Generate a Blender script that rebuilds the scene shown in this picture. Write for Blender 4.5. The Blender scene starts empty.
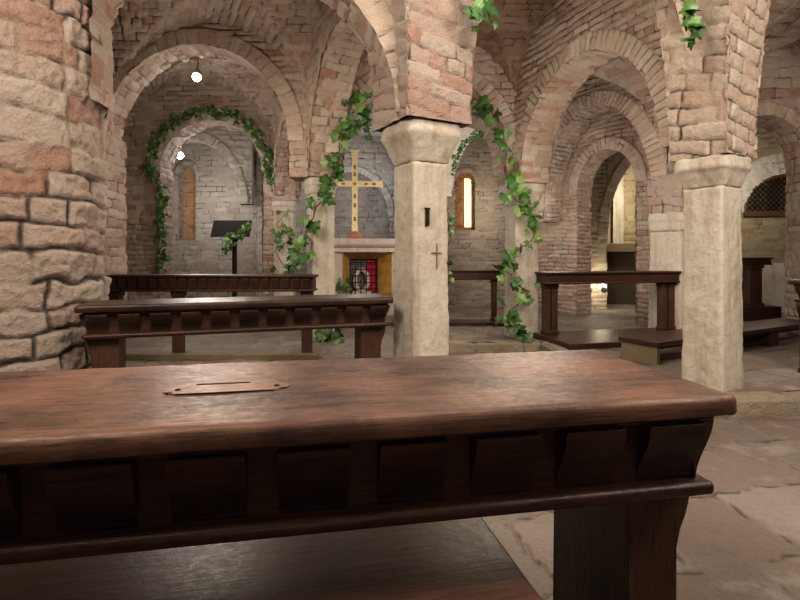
import bpy, bmesh, math, random
import numpy as np
from mathutils import Vector, Matrix
random.seed(7); R = math.radians
COL = bpy.context.scene.collection
def V2(a): return np.array(a, float)

# ------------------------------------------------------------------ noise + masonry pattern
def hsh(a, b=0, s=0):
    x = np.sin(np.asarray(a, float)*127.1 + np.asarray(b, float)*311.7 + s*74.7)*43758.5453
    return x - np.floor(x)
def vnoise(p, f, s=0):
    q = p*f; i = np.floor(q); t = q-i; t = t*t*(3-2*t); out = 0
    for dx in (0, 1):
        for dy in (0, 1):
            for dz in (0, 1):
                h = np.sin((i[..., 0]+dx)*127.1+(i[..., 1]+dy)*311.7+(i[..., 2]+dz)*191.3+s*37.7)*43758.5453
                h = h-np.floor(h)
                w = (t[..., 0] if dx else 1-t[..., 0])*(t[..., 1] if dy else 1-t[..., 1])*(t[..., 2] if dz else 1-t[..., 2])
                out = out + w*h
    return out*2-1
def masonry(P, U, W, h, w, joint, seed, warp=.35):
    """U runs along a course, W across the courses (metres)."""
    n = vnoise(P, 2.2, seed); n2 = vnoise(P, 7, seed+3)
    W = W + warp*h*(n*.7+n2*.35); U = U + .02*n2
    row = np.floor(W/h); fw = W/h-row
    wr = w*(.75+.6*hsh(row, 3, seed)); uo = U/wr + hsh(row, 9, seed)*7
    c = np.floor(uo); fu = uo-c
    split = hsh(row, c, seed+5) > .72                                # some stones are halved
    c = np.where(split, c+.5*(fu > .5), c); fu = np.where(split, (fu*2) % 1, fu); wl = np.where(split, wr*.5, wr)
    dist = np.minimum(np.minimum(fu, 1-fu)*wl, np.minimum(fw, 1-fw)*h)
    edge = joint*(1+.8*vnoise(P, 16, seed+6)); m = np.clip((dist-edge*.3)/(joint*1.1), 0, 1); m = m*m*(3-2*m)
    m = 1-(1-m)*np.clip(.8+.8*vnoise(P, 3.7, seed+7)+.5*vnoise(P, 12, seed+8), .22, 1)
    rid = hsh(row, c*1.7, seed+1); r2 = hsh(c, row*2.3, seed+2)
    return m, rid, r2, fu-.5, fw-.5

class Surf:
    """Collects displaced grids; links them as one mesh."""
    def __init__(s): s.v = []; s.f = []; s.c = []; s.n = 0
    def grid(s, P, N, U=None, W=None, h=.09, w=.27, joint=.012, relief=.02, seed=0, rough=.008, warp=.35, flip=False, tilt=.35, bump=None):
        P = np.asarray(P, float); N = np.asarray(N, float)+np.zeros_like(P)
        N = N/np.maximum(np.linalg.norm(N, axis=-1, keepdims=True), 1e-9)
        nz = vnoise(P, 9, seed+11)*.7+vnoise(P, 23, seed+12)*.7+vnoise(P, 3, seed+13)*.9+vnoise(P, 44, seed+14)*.5
        if U is None:
            m = np.ones(P.shape[:2]); rid = .5+.3*vnoise(P, 2.5, seed); r2 = .5+.4*vnoise(P, 6, seed+1); d = rough*nz
        else:
            m, rid, r2, a, b = masonry(P, U, W, h, w, joint, seed, warp)
            keep = np.where(r2 < .06, .25, 1.0)
            d = relief*((m*(.45+.75*rid)*keep)-.5) + m*relief*tilt*((r2-.5)*2*a+(rid-.5)*2*b) + rough*nz
        P = P + N*d[..., None]
        a, b = P.shape[:2]
        idx = np.arange(a*b).reshape(a, b)+s.n
        q = np.stack([idx[:-1, :-1], idx[1:, :-1], idx[1:, 1:], idx[:-1, 1:]], -1).reshape(-1, 4)
        if flip: q = q[:, ::-1]
        s.v.append(P.reshape(-1, 3)); s.f.append(q); s.n += a*b
        s.c.append(np.stack([rid, m, r2, np.ones_like(m)], -1).reshape(-1, 4))
        return s
    def build(s, name, mat, kind='structure', parent=None, label=None, smooth=True):
        v = np.concatenate(s.v); f = np.concatenate(s.f); c = np.concatenate(s.c)
        me = bpy.data.meshes.new(name)
        me.vertices.add(len(v)); me.vertices.foreach_set('co', v.astype(np.float32).ravel())
        me.loops.add(len(f)*4); me.loops.foreach_set('vertex_index', f.astype(np.int32).ravel())
        me.polygons.add(len(f)); me.polygons.foreach_set('loop_start', np.arange(0, len(f)*4, 4, dtype=np.int32))
        me.polygons.foreach_set('use_smooth', np.full(len(f), smooth))
        at = me.color_attributes.new('bk', 'FLOAT_COLOR', 'POINT'); at.data.foreach_set('color', c.astype(np.float32).ravel())
        me.update(calc_edges=True); me.validate()
        o = bpy.data.objects.new(name, me); COL.objects.link(o); me.materials.append(mat)
        if parent: o.parent = parent
        if kind: o['kind'] = kind
        if label: o['label'] = label
        return o
def lin(a, b, step): return np.linspace(a, b, max(2, int(abs(b-a)/step)+2))

# ------------------------------------------------------------------ materials
def newmat(name):
    m = bpy.data.materials.new(name); m.use_nodes = True
    nt = m.node_tree; nt.nodes.clear()
    out = nt.nodes.new('ShaderNodeOutputMaterial'); b = nt.nodes.new('ShaderNodeBsdfPrincipled')
    nt.links.new(b.outputs[0], out.inputs[0])
    return m, nt, b
def nd(nt, t, **k):
    n = nt.nodes.new(t)
    for a, v in k.items(): setattr(n, a, v)
    return n
def ramp(nt, fac, stops):
    r = nd(nt, 'ShaderNodeValToRGB'); e = r.color_ramp.elements
    e[0].position, e[0].color = stops[0][0], (*stops[0][1], 1)
    e[1].position, e[1].color = stops[-1][0], (*stops[-1][1], 1)
    for p, c in stops[1:-1]:
        x = e.new(p); x.color = (*c, 1)
    nt.links.new(fac, r.inputs[0]); return r.outputs[0]
def mixc(nt, fac, a, b, mode='MIX'):
    n = nd(nt, 'ShaderNodeMix', data_type='RGBA', blend_type=mode)
    for i, x in ((0, fac), (6, a), (7, b)):
        if isinstance(x, (int, float)): n.inputs[i].default_value = x
        elif isinstance(x, tuple): n.inputs[i].default_value = (*x, 1)
        else: nt.links.new(x, n.inputs[i])
    return n.outputs[2]
def noise(nt, vec, scale, detail=4, rough=.6):
    n = nd(nt, 'ShaderNodeTexNoise'); n.inputs['Scale'].default_value = scale
    n.inputs['Detail'].default_value = detail; n.inputs['Roughness'].default_value = rough
    nt.links.new(vec, n.inputs['Vector']); return n.outputs[0]
def maprange(nt, v, a, b, c=0., d=1.):
    n = nd(nt, 'ShaderNodeMapRange')
    for i, x in enumerate((a, b, c, d)): n.inputs[1+i].default_value = x
    nt.links.new(v, n.inputs[0]); return n.outputs[0]
def bumpn(nt, b, hts, dist=.01, strength=.6):
    n = nd(nt, 'ShaderNodeBump'); n.inputs['Distance'].default_value = dist; n.inputs['Strength'].default_value = strength
    nt.links.new(hts, n.inputs['Height']); nt.links.new(n.outputs[0], b.inputs['Normal'])
def masonry_mat(name, cols, mortar, stain=(.30, .25, .2), stain_amt=.5, rough=(.75, .95), bump=.5, patch=None):
    m, nt, b = newmat(name)
    geo = nd(nt, 'ShaderNodeNewGeometry').outputs['Position']
    at = nd(nt, 'ShaderNodeAttribute', attribute_name='bk'); sep = nd(nt, 'ShaderNodeSeparateColor')
    nt.links.new(at.outputs['Color'], sep.inputs[0])
    n = len(cols); c = ramp(nt, sep.outputs[0], [(i/(n-1), x) for i, x in enumerate(cols)])
    n1 = noise(nt, geo, 14, 6, .7); n2 = noise(nt, geo, 55, 5, .7); n3 = noise(nt, geo, 1.4, 4, .6)
    c = mixc(nt, maprange(nt, n2, .3, .75, 0, .55), c, mixc(nt, 1., c, (.62, .58, .54), 'MULTIPLY'))
    c = mixc(nt, maprange(nt, n1, .48, .74, 0, .5), c, mortar)              # lime smeared over the stones
    c = mixc(nt, maprange(nt, n3, .42, .75, 0, stain_amt), c, stain)
    if patch: c = mixc(nt, maprange(nt, noise(nt, geo, 3.1, 5, .65), .55, .68, 0, .7), c, patch)
    mor = mixc(nt, maprange(nt, n2, .3, .7), tuple(x*.8 for x in mortar), tuple(x*.45 for x in mortar))
    c = mixc(nt, maprange(nt, sep.outputs[1], 0., .6), mor, c)
    c = mixc(nt, maprange(nt, sep.outputs[1], .02, .4, .72, 0.), c, (.05, .036, .027))
    nt.links.new(c, b.inputs['Base Color'])
    nt.links.new(maprange(nt, n1, .3, .7, *rough), b.inputs['Roughness'])
    b.inputs['Specular IOR Level'].default_value = .25
    ad = nd(nt, 'ShaderNodeMath', operation='ADD'); nt.links.new(n1, ad.inputs[0]); nt.links.new(n2, ad.inputs[1])
    bumpn(nt, b, ad.outputs[0], .022, bump)
    return m
BR = masonry_mat('brick', [(.37,.215,.16), (.42,.305,.25), (.47,.37,.31), (.50,.42,.36), (.40,.335,.29), (.43,.30,.24), (.53,.465,.405), (.45,.37,.315)], (.475,.42,.37), (.31,.24,.195), .4, bump=.9)
BPIER = masonry_mat('pier_stone', [(.43,.33,.285), (.47,.39,.345), (.37,.225,.175), (.46,.39,.35), (.49,.425,.375), (.42,.30,.25), (.47,.395,.35), (.44,.365,.325)], (.46,.405,.36), (.32,.245,.20), .45, bump=1.)
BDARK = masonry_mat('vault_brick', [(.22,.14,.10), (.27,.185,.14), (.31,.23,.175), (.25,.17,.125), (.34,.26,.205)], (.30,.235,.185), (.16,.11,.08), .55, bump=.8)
BRING = masonry_mat('arch_brick', [(.47,.36,.295), (.52,.44,.375), (.45,.33,.265), (.55,.485,.425), (.50,.41,.35)], (.50,.445,.395), (.38,.305,.255), .35, bump=.9)
BGREY = masonry_mat('grey_stone', [(.31,.275,.24), (.36,.325,.29), (.27,.235,.205), (.40,.365,.325), (.33,.285,.245)], (.345,.31,.275), (.235,.195,.16), .45)
BYEL = masonry_mat('yellow_brick', [(.40,.335,.23), (.44,.375,.27), (.35,.28,.185), (.47,.41,.305)], (.40,.35,.265), (.26,.215,.14), .45)
BORANGE = masonry_mat('orange_brick', [(.38,.21,.11), (.43,.27,.15), (.33,.18,.095)], (.39,.28,.19), (.27,.17,.1), .45)
FLOOR = masonry_mat('floor_slabs', [(.21,.178,.156), (.265,.23,.206), (.19,.148,.122), (.30,.265,.236), (.23,.19,.163), (.225,.158,.127)], (.24,.21,.185), (.125,.097,.08), .75, (.38, .7), .8, patch=(.31,.28,.255))
KERB = masonry_mat('kerb_stone', [(.30,.255,.20), (.35,.30,.24), (.27,.225,.17)], (.3,.26,.21), (.2,.155,.115), .6, bump=.9)
def stone_mat(name, base, dark, light):
    m, nt, b = newmat(name)
    geo = nd(nt, 'ShaderNodeNewGeometry').outputs['Position']
    n1 = noise(nt, geo, 3.2, 6, .7); n2 = noise(nt, geo, 34, 6, .75); n3 = noise(nt, geo, 11, 5, .7)
    mp = nd(nt, 'ShaderNodeMapping'); mp.inputs['Scale'].default_value = (9, 9, .8); nt.links.new(geo, mp.inputs[0])
    st = noise(nt, mp.outputs[0], 1., 4, .6)
    c = mixc(nt, maprange(nt, n1, .35, .65), base, light)
    c = mixc(nt, maprange(nt, st, .5, .72, 0, .6), c, dark)
    c = mixc(nt, maprange(nt, n3, .55, .7, 0, .55), c, tuple(x*.72 for x in base))
    c = mixc(nt, maprange(nt, n2, .5, .72, 0, .5), c, tuple(x*.5 for x in base))
    nt.links.new(c, b.inputs['Base Color']); b.inputs['Roughness'].default_value = .85; b.inputs['Specular IOR Level'].default_value = .25
    ad = nd(nt, 'ShaderNodeMath', operation='ADD'); nt.links.new(n3, ad.inputs[0]); nt.links.new(n2, ad.inputs[1])
    bumpn(nt, b, ad.outputs[0], .018, .45); return m
STONE = stone_mat('limestone', (.44,.395,.335), (.25,.185,.13), (.51,.475,.42))
PLASTER = stone_mat('pale_plaster', (.62,.58,.52), (.45,.4,.34), (.7,.67,.62))
MARBLE = stone_mat('altar_marble', (.50,.43,.39), (.4,.32,.28), (.6,.54,.5))
def wood_mat(name, dark, mid, light, rough=(.25, .5), wear=.5, axis=0, bump=.35):
    m, nt, b = newmat(name)
    tc = nd(nt, 'ShaderNodeTexCoord').outputs['Object']
    mp = nd(nt, 'ShaderNodeMapping'); s = [16, 16, 16]; s[axis] = 1.3; mp.inputs['Scale'].default_value = s; nt.links.new(tc, mp.inputs[0])
    g = noise(nt, mp.outputs[0], 1.6, 8, .65); g2 = noise(nt, mp.outputs[0], 7, 5, .7)
    big = noise(nt, tc, 2.6, 5, .6); sp = noise(nt, tc, 45, 4, .7)
    c = mixc(nt, maprange(nt, g, .4, .6), dark, mid)
    c = mixc(nt, maprange(nt, big, .4, .62, 0, wear), c, light)
    c = mixc(nt, maprange(nt, g2, .52, .72, 0, .6), c, tuple(x*.45 for x in dark))
    c = mixc(nt, maprange(nt, sp, .62, .75, 0, .5), c, tuple(min(1, x*1.35) for x in light))
    pt = nd(nt, 'ShaderNodeNewGeometry').outputs['Pointiness']
    c = mixc(nt, maprange(nt, pt, .515, .56, 0, .55), c, light)
    nt.links.new(c, b.inputs['Base Color'])
    nt.links.new(maprange(nt, sp, .3, .7, *rough), b.inputs['Roughness']); b.inputs['Specular IOR Level'].default_value = .36
    fine = nd(nt, 'ShaderNodeMapping'); s2 = [150, 150, 150]; s2[axis] = 9; fine.inputs['Scale'].default_value = s2; nt.links.new(tc, fine.inputs[0])
    fg = noise(nt, fine.outputs[0], 1., 3, .6)
    c = mixc(nt, maprange(nt, fg, .52, .68, 0, .5), c, tuple(x*.4 for x in dark)); c = mixc(nt, maprange(nt, fg, .3, .42, .35, 0), c, light); nt.links.new(c, b.inputs['Base Color'])
    ad = nd(nt, 'ShaderNodeMath', operation='ADD'); nt.links.new(g2, ad.inputs[0]); nt.links.new(sp, ad.inputs[1])
    bumpn(nt, b, ad.outputs[0], .004, bump); return m
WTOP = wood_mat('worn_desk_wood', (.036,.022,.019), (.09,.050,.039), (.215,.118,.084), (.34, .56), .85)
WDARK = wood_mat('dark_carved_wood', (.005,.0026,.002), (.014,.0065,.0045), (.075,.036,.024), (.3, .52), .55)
WLEG = wood_mat('dark_leg_wood', (.007,.0035,.0026), (.024,.011,.007), (.10,.052,.033), (.32, .55), .65, axis=2)
WSEAT = wood_mat('polished_seat_wood', (.055,.022,.015), (.115,.05,.034), (.21,.11,.078), (.30, .48), .6, bump=.2)
WOLD = wood_mat('old_bench_wood', (.012,.0065,.005), (.03,.015,.011), (.085,.045,.032), (.28, .48), .6)
WGREY = wood_mat('raw_greyed_wood', (.10,.075,.045), (.17,.13,.08), (.25,.2,.13), (.6, .85), .5)
WLAT = wood_mat('lattice_wood', (.05,.025,.015), (.1,.05,.03), (.16,.085,.05), (.5, .7), .4)
def plain(name, col, rough=.5, metal=0., emit=None, es=0., var=.25, scale=30):
    m, nt, b = newmat(name)
    tc = nd(nt, 'ShaderNodeTexCoord').outputs['Object']
    c = mixc(nt, maprange(nt, noise(nt, tc, scale, 4, .6), .35, .65), tuple(x*(1-var) for x in col), tuple(min(1, x*(1+var)) for x in col))
    nt.links.new(c, b.inputs['Base Color']); b.inputs['Roughness'].default_value = rough; b.inputs['Metallic'].default_value = metal
    if emit: b.inputs['Emission Color'].default_value = (*emit, 1); b.inputs['Emission Strength'].default_value = es
    return m
GOLD = plain('gilding', (.80,.66,.38), .4, .35, var=.3, scale=60)
REDE = plain('red_enamel', (.30,.09,.05), .4)
BLUEE = plain('blue_enamel', (.25,.17,.10), .4)
IRON = plain('black_iron', (.018,.016,.015), .5, .6)
BLACK = plain('black_panel', (.010,.009,.009), .95)
RUST = plain('reddish_stone', (.42,.2,.13), .6)
OCHRE = plain('ochre_plaster', (.42,.25,.06), .8, scale=6)
REDC = plain('red_cloth', (.5,.03,.08), .8)
CHALK = plain('cream_wreath', (.75,.6,.55), .7)
GREYC = plain('grey_lining', (.2,.2,.24), .7)
STEEL = plain('lamp_housing', (.3,.3,.3), .35, .8)
BULB = plain('lamp_glow', (1, 1, 1), .5, emit=(1, .95, .88), es=40, var=0)
PANE = plain('glowing_window_glass', (.9,.8,.5), .4, emit=(1, .80, .45), es=.8, var=.1, scale=5)
STEM = plain('ivy_stem', (.10,.065,.03), .8)
SCRATCH = plain('reddish_incision', (.25,.155,.11), .9)
def leaf_mat():
    m, nt, b = newmat('ivy_leaf')
    at = nd(nt, 'ShaderNodeAttribute', attribute_name='bk'); sep = nd(nt, 'ShaderNodeSeparateColor'); nt.links.new(at.outputs['Color'], sep.inputs[0])
    c = ramp(nt, sep.outputs[0], [(0, (.008,.035,.011)), (.45, (.022,.085,.018)), (.75, (.055,.155,.03)), (1, (.17,.26,.07))])
    c = mixc(nt, maprange(nt, sep.outputs[1], 0, 1, 0, .5), c, (.16,.26,.09))
    nt.links.new(c, b.inputs['Base Color']); b.inputs['Roughness'].default_value = .42
    return m
LEAF = leaf_mat()

# ------------------------------------------------------------------ tags and bmesh helpers
def tag(o, label=None, cat=None, group=None, kind=None):
    for k, v in (('label', label), ('category', cat), ('group', group), ('kind', kind)):
        if v: o[k] = v
    return o
def thing(name, label, cat, loc=(0, 0, 0), rz=0, group=None):
    o = bpy.data.objects.new(name, None); COL.objects.link(o); o.location = loc; o.rotation_euler = (0, 0, rz)
    o.empty_display_size = .1
    return tag(o, label, cat, group)
def obj(name, bm, mat, parent=None, smooth=False, label=None):
    me = bpy.data.meshes.new(name); bmesh.ops.recalc_face_normals(bm, faces=bm.faces); bm.to_mesh(me); bm.free()
    if smooth:
        for p in me.polygons: p.use_smooth = True
    me.materials.append(mat)
    o = bpy.data.objects.new(name, me); COL.objects.link(o)
    if parent: o.parent = parent
    if label: o['label'] = label
    return o
def box(bm, x0, x1, y0, y1, z0, z1, bev=0., seg=2):
    r = bmesh.ops.create_cube(bm, size=1); vs = r['verts']
    for v in vs: v.co = Vector((x0+(v.co.x+.5)*(x1-x0), y0+(v.co.y+.5)*(y1-y0), z0+(v.co.z+.5)*(z1-z0)))
    if bev:
        es = list({e for v in vs for e in v.link_edges})
        bmesh.ops.bevel(bm, geom=es, offset=bev, segments=seg, affect='EDGES', profile=.5)
    return bm
def prism(bm, pts, axis, a, b):
    """extrude a 2-D outline along axis (0: outline is y,z; 1: outline is x,z; 2: outline is x,y)"""
    def mk(p, t): return {0: (t, p[0], p[1]), 1: (p[0], t, p[1]), 2: (p[0], p[1], t)}[axis]
    A = [bm.verts.new(mk(p, a)) for p in pts]; B = [bm.verts.new(mk(p, b)) for p in pts]
    bm.faces.new(A); bm.faces.new(B[::-1]); n = len(pts)
    for i in range(n): bm.faces.new((A[i], B[i], B[(i+1) % n], A[(i+1) % n]))
    return bm
def tube(bm, path, r, n=8):
    path = [Vector(p) for p in path]; rings = []
    for i, p in enumerate(path):
        d = (path[min(i+1, len(path)-1)]-path[max(i-1, 0)]).normalized()
        u = d.orthogonal().normalized(); w = d.cross(u); rr = r[i] if isinstance(r, (list, tuple)) else r
        if rings:
            u = (pu - d*pu.dot(d)).normalized(); w = d.cross(u)
        pu = u
        rings.append([bm.verts.new(p+(u*math.cos(2*math.pi*k/n)+w*math.sin(2*math.pi*k/n))*rr) for k in range(n)])
    for a, b in zip(rings, rings[1:]):
        for k in range(n): bm.faces.new((a[k], a[(k+1) % n], b[(k+1) % n], b[k]))
    bm.faces.new(rings[0][::-1]); bm.faces.new(rings[-1]); return bm
def lathe(bm, prof, n=24, c=(0, 0)):
    rings = [[bm.verts.new((c[0]+r*math.cos(2*math.pi*k/n), c[1]+r*math.sin(2*math.pi*k/n), z)) for k in range(n)] for r, z in prof]
    for a, b in zip(rings, rings[1:]):
        for k in range(n): bm.faces.new((a[k], a[(k+1) % n], b[(k+1) % n], b[k]))
    bm.faces.new(rings[0][::-1]); bm.faces.new(rings[-1]); return bm
NB = bmesh.new

# ------------------------------------------------------------------ camera: 1.2 m up, looking along +y
cam = bpy.data.objects.new('camera', bpy.data.cameras.new('camera')); COL.objects.link(cam)
cam.location = (0, 0, 1.2); cam.rotation_euler = (R(90), 0, 0)
cam.data.sensor_width = 36; cam.data.lens = 22.5; cam.data.shift_y = -45/800; cam.data.clip_start = .05
bpy.context.scene.camera = cam

# ------------------------------------------------------------------ arch walls
def arch_wall(name, P, Q, th=.42, zs=2.3, ow=None, rise=None, ztop=4.2, zbot=None, c=None, ring=.18, ringh=.085, out=.02, ch=.09, bw=.26,
              mat=BR, rmat=BRING, smat=None, seed=1, step=.018, zfoot=None, relief=.022, front=-1, label=None, both=True, joint=.012):
    P, Q = V2(P), V2(Q); L = np.linalg.norm(Q-P); d = (Q-P)/L; n = np.array([d[1], -d[0]])       # n: one face's normal
    if (n @ (-(P+Q)/2)) < 0: n = -n                                                              # make it face the camera side
    ow = ow or L/2-.24; rise = rise or ow; c = L/2 if c is None else c; zb = zs if zbot is None else zbot
    def X(s, t, z):
        s, t, z = np.broadcast_arrays(s, t, z)
        return np.stack([P[0]+d[0]*s+n[0]*t, P[1]+d[1]*s+n[1]*t, z], -1)
    n3 = np.array([n[0], n[1], 0]); d3 = np.array([d[0], d[1], 0]); S = Surf(); RG = Surf(); SF = Surf()
    for sg in ((1, -1) if both else (1,)):
        st = step if sg == 1 else step*3
        t = sg*th/2
        for a, b in ((0, c-ow), (c+ow, L)):                                       # beside the opening
            if b-a > .01:
                s, z = np.meshgrid(lin(a, b, st), lin(zb, ztop, st), indexing='ij'); p = X(s, t, z)
                S.grid(p, n3*sg, s, z, ch, bw, joint, relief, seed)
        q = np.linspace(-1, 1, int(2*ow/st)+2); q = np.sin(q*math.pi/2)
        s = c+ow*q; zl = zs+rise*np.sqrt(np.clip(1-q*q, 0, 1))
        k = np.linspace(0, 1, int((ztop-zs)/st)+2); z = zl[:, None]+(ztop-zl)[:, None]*k; s = s[:, None]+0*z
        S.grid(X(s, t, z), n3*sg, s, z, ch, bw, joint, relief, seed)
        if zfoot is not None and zb > zfoot:                                       # plain wall below the sill
            s, z = np.meshgrid(lin(0, L, st), lin(zfoot, zb, st), indexing='ij'); S.grid(X(s, t, z), n3*sg, s, z, ch, bw, joint, relief, seed)
        thv = np.linspace(0, math.pi, int(math.pi*max(ow, rise)/st*.9)+3); r = np.concatenate([np.linspace(-.012, ring, max(4, int(ring/st)+2)), [ring+.012]])
        T, r = np.meshgrid(thv, r, indexing='ij')
        cx, cz = -np.cos(T)*ow, np.sin(T)*rise; nx, nz = -np.cos(T)*rise, np.sin(T)*ow; nn = np.hypot(nx, nz); nx, nz = nx/nn, nz/nn
        tt = sg*np.where(r > ring, th/2-.02, th/2+out)
        RG.grid(X(c+cx+nx*r, tt, zs+cz+nz*r), n3*sg, r+.02+3*ring, T*(ow+rise)/2, ringh, ring*8 if ring < .24 else .17, .012, .02, seed+4, tilt=.3, warp=.2)
    # soffit and jambs, one strip from foot to foot
    pts = []
    if zb < zs-.05:
        for z in lin(zb, zs, step)[:-1]: pts.append((c-ow, z, 1, 0))
    for T in np.linspace(0, math.pi, int(math.pi*max(ow, rise)/step*.9)+3):
        nx, nz = np.cos(T)*rise, -np.sin(T)*ow; m = math.hypot(nx, nz); pts.append((c-ow*math.cos(T), zs+rise*math.sin(T), nx/m, nz/m))
    if zb < zs-.05:
        for z in lin(zs, zb, step)[1:]: pts.append((c+ow, z, -1, 0))
    pts = np.array(pts); ln = np.concatenate([[0], np.cumsum(np.hypot(*(pts[1:, :2]-pts[:-1, :2]).T))])
    t = lin(-th/2-out+.006, th/2+out-.006, step); A, t2 = np.meshgrid(ln, t, indexing='ij')
    p = X(pts[:, 0][:, None]+0*t2, t2, pts[:, 1][:, None]+0*t2)
    N = d3[None, None]*pts[:, 2][:, None, None]+np.array([0, 0, 1.])*pts[:, 3][:, None, None]+0*p
    SF.grid(p, N, t2+5, A, ringh*.95, .24, joint, .026, seed+8)
    if zs-zb < .05 or zbot is not None:                                           # underside and ends
        for a, b in ((0, c-ow), (c+ow, L)):
            if b-a > .01 and zb > .2 and zfoot is None:
                s, t = np.meshgrid(lin(a, b, .05), lin(-th/2, th/2, .05), indexing='ij'); S.grid(X(s, t, zb+0*s), np.array([0, 0, -1.]))
    for s0, sg in ((0, -1), (L, 1)):
        t, z = np.meshgrid(lin(-th/2, th/2, .04), lin(zb if zfoot is None else zfoot, ztop, .04), indexing='ij'); S.grid(X(s0+0*t, t, z), d3*sg, t, z, ch, bw, joint, relief, seed)
    o = S.build(name, mat, label=label)
    RG.build('arch_ring', rmat, None, o); SF.build('soffit', smat or mat, None, o)
    return o
def flat_wall(name, P, Q, z0, z1, mat=BR, seed=3, step=.03, ch=.09, bw=.27, label=None, relief=.02):
    P, Q = V2(P), V2(Q); L = np.linalg.norm(Q-P); d = (Q-P)/L; n = np.array([d[1], -d[0]])
    if (n @ (V2((.5, 4))-(P+Q)/2)) < 0: n = -n
    s, z = np.meshgrid(lin(0, L, step), lin(z0, z1, step), indexing='ij')
    S = Surf().grid(np.stack([P[0]+d[0]*s, P[1]+d[1]*s, z], -1), np.array([n[0], n[1], 0]), s, z, ch, bw, .012, relief, seed)
    return S.build(name, mat, label=label)
def vault(name, c, z0, rise, mat=BDARK, seed=5, step=.022, ch=.1, label=None, relief=.03):
    """cross vault over a four-cornered bay c = near-left, near-right, far-left, far-right"""
    a, b, e, f = [V2(x) for x in c]
    Lu = (np.linalg.norm(b-a)+np.linalg.norm(f-e))/2; Lv = (np.linalg.norm(e-a)+np.linalg.norm(f-b))/2
    u = np.sin(np.linspace(-1, 1, int(Lu*1.25/step))*math.pi/2*.985); v = np.sin(np.linspace(-1, 1, int(Lv*1.25/step))*math.pi/2*.985)
    U, Vv = np.meshgrid(u, v, indexing='ij')
    p2 = (a*((1-U)*(1-Vv))[..., None]+b*((1+U)*(1-Vv))[..., None]+e*((1-U)*(1+Vv))[..., None]+f*((1+U)*(1+Vv))[..., None])/4
    zu, zv = np.sqrt(1-U*U), np.sqrt(1-Vv*Vv); z = z0+rise*np.maximum(zu, zv)
    p = np.concatenate([p2, z[..., None]], -1)
    gu = np.gradient(p, axis=0); gv = np.gradient(p, axis=1); N = np.cross(gu, gv); N *= np.where(N[..., 2:] > 0, -1, 1)
    isu = zu > zv
    W = np.where(isu, np.arcsin(U)*(Lu/2+rise)/2, np.arcsin(Vv)*(Lv/2+rise)/2+40); Uc = np.where(isu, Vv*Lv/2, U*Lu/2+40)
    S = Surf().grid(p, N, Uc, W, ch, .28, .014, relief, seed, .012, .4)
    return S.build(name, mat, label=label)

CC, RC, LB, RB, LC, RK = (.17, 4.1), (2.56, 4.1), (-1.05, 6.6), (1.6, 6.6), (-1.98, 8.6), (.6, 8.8)
D, E = (3.85, 7.0), (2.55, 8.9); LP = (-2.85, 3.6); LL = (-4.05, 6.6)
# arcades
arch_wall('wall_arcade_nave', CC, LB, .42, 2.3, 1.15, 1.36, 4.2, seed=11, step=.016, ch=.115, ringh=.12)
arch_wall('wall_arcade_right', RC, RB, .42, 2.12, 1.05, 1.2, 4.2, seed=12, step=.015, ch=.075, ringh=.075, ring=.165)
arch_wall('wall_arch_front_left', (-2.2, 3.71), CC, .4, 2.3, 1.26, 1.25, 4.2, c=.91, seed=13, step=.018, ch=.12, ringh=.12)
arch_wall('wall_arch_front_centre', CC, (2.37, 4.1), .12, 2.35, 1.0, 1.75, 4.4, c=1.195, ring=.03, out=0., seed=14, step=.018, ch=.115, bw=.34, ringh=.12)
arch_wall('wall_arch_left', (-4.4, 6.6), LB, .42, 2.66, 1.19, 1.24, 4.4, zbot=2.2, c=1.79, ring=.19, ringh=.13, seed=15, step=.018, ch=.08)
arch_wall('wall_arch_altar', LB, RB, .42, 2.5, 1.06, 1.06, 4.4, zbot=2.2, c=1.34, seed=16)
arch_wall('wall_arch_left_inner', (-5.8, 8.7), (-2.05, 8.7), .4, 2.62, .87, .87, 4.4, zbot=.1, c=2.6, ring=.2, ringh=.11, seed=17, ch=.085, step=.02, out=.05)
arch_wall('wall_arcade_left_back', LB, LC, .4, 2.2, .9, 1.05, 4.3, seed=18)
arch_wall('wall_arcade_right_back', RB, RK, .4, 2.2, .93, .93, 4.3, seed=19, smat=PLASTER)  # pale soffit: the lamplight on it is put into the colour
arch_wall('wall_arcade_far_right', D, E, .42, 2.0, .96, 1.55, 4.4, zbot=1.78, seed=20, step=.016, ring=.2, ch=.075, ringh=.075)
nb = np.array([.845, .534])
arch_wall('wall_chapel_door', V2(D)+nb*.45+np.array([.16, -.254]), V2(D)+nb*.45+np.array([-.534, .845])*3.4, .36, 2.33, .55, .62, 4.4, zbot=.1, c=.3+1.3, ring=.18, seed=21, step=.017, ch=.075, ringh=.075)
arch_wall('wall_right', (4.02, 6.75), (8.7, 6.75), .4, 2.4, .58, .64, 4.6, zbot=.1, c=.77, ring=.16, ringh=.12, seed=22, ch=.135, bw=.4, step=.02, mat=BPIER)
arch_wall('wall_chapel_arch', (3.5, 10.0), (7.2, 10.0), .4, 1.5, 1.0, 1.75, 4.4, zbot=.1, c=1.55, ring=.18, seed=23, mat=BYEL, step=.03)
flat_wall('wall_chapel', (2.5, 11.6), (9, 11.6), 0, 4.4, BYEL, 24, .035, ch=.14, bw=.4)
arch_wall('wall_altar', (-3.2, 11.3), (1.0, 11.3), .3, 2.05, .85, 1.0, 4.2, zbot=.1, c=2.1, ring=.14, seed=25, mat=BGREY, rmat=BGREY, step=.03, ch=.12)
flat_wall('wall_altar_niche', (-3.2, 11.7), (1.0, 11.7), 0, 4.2, BGREY, 26, .035, ch=.13)
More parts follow.
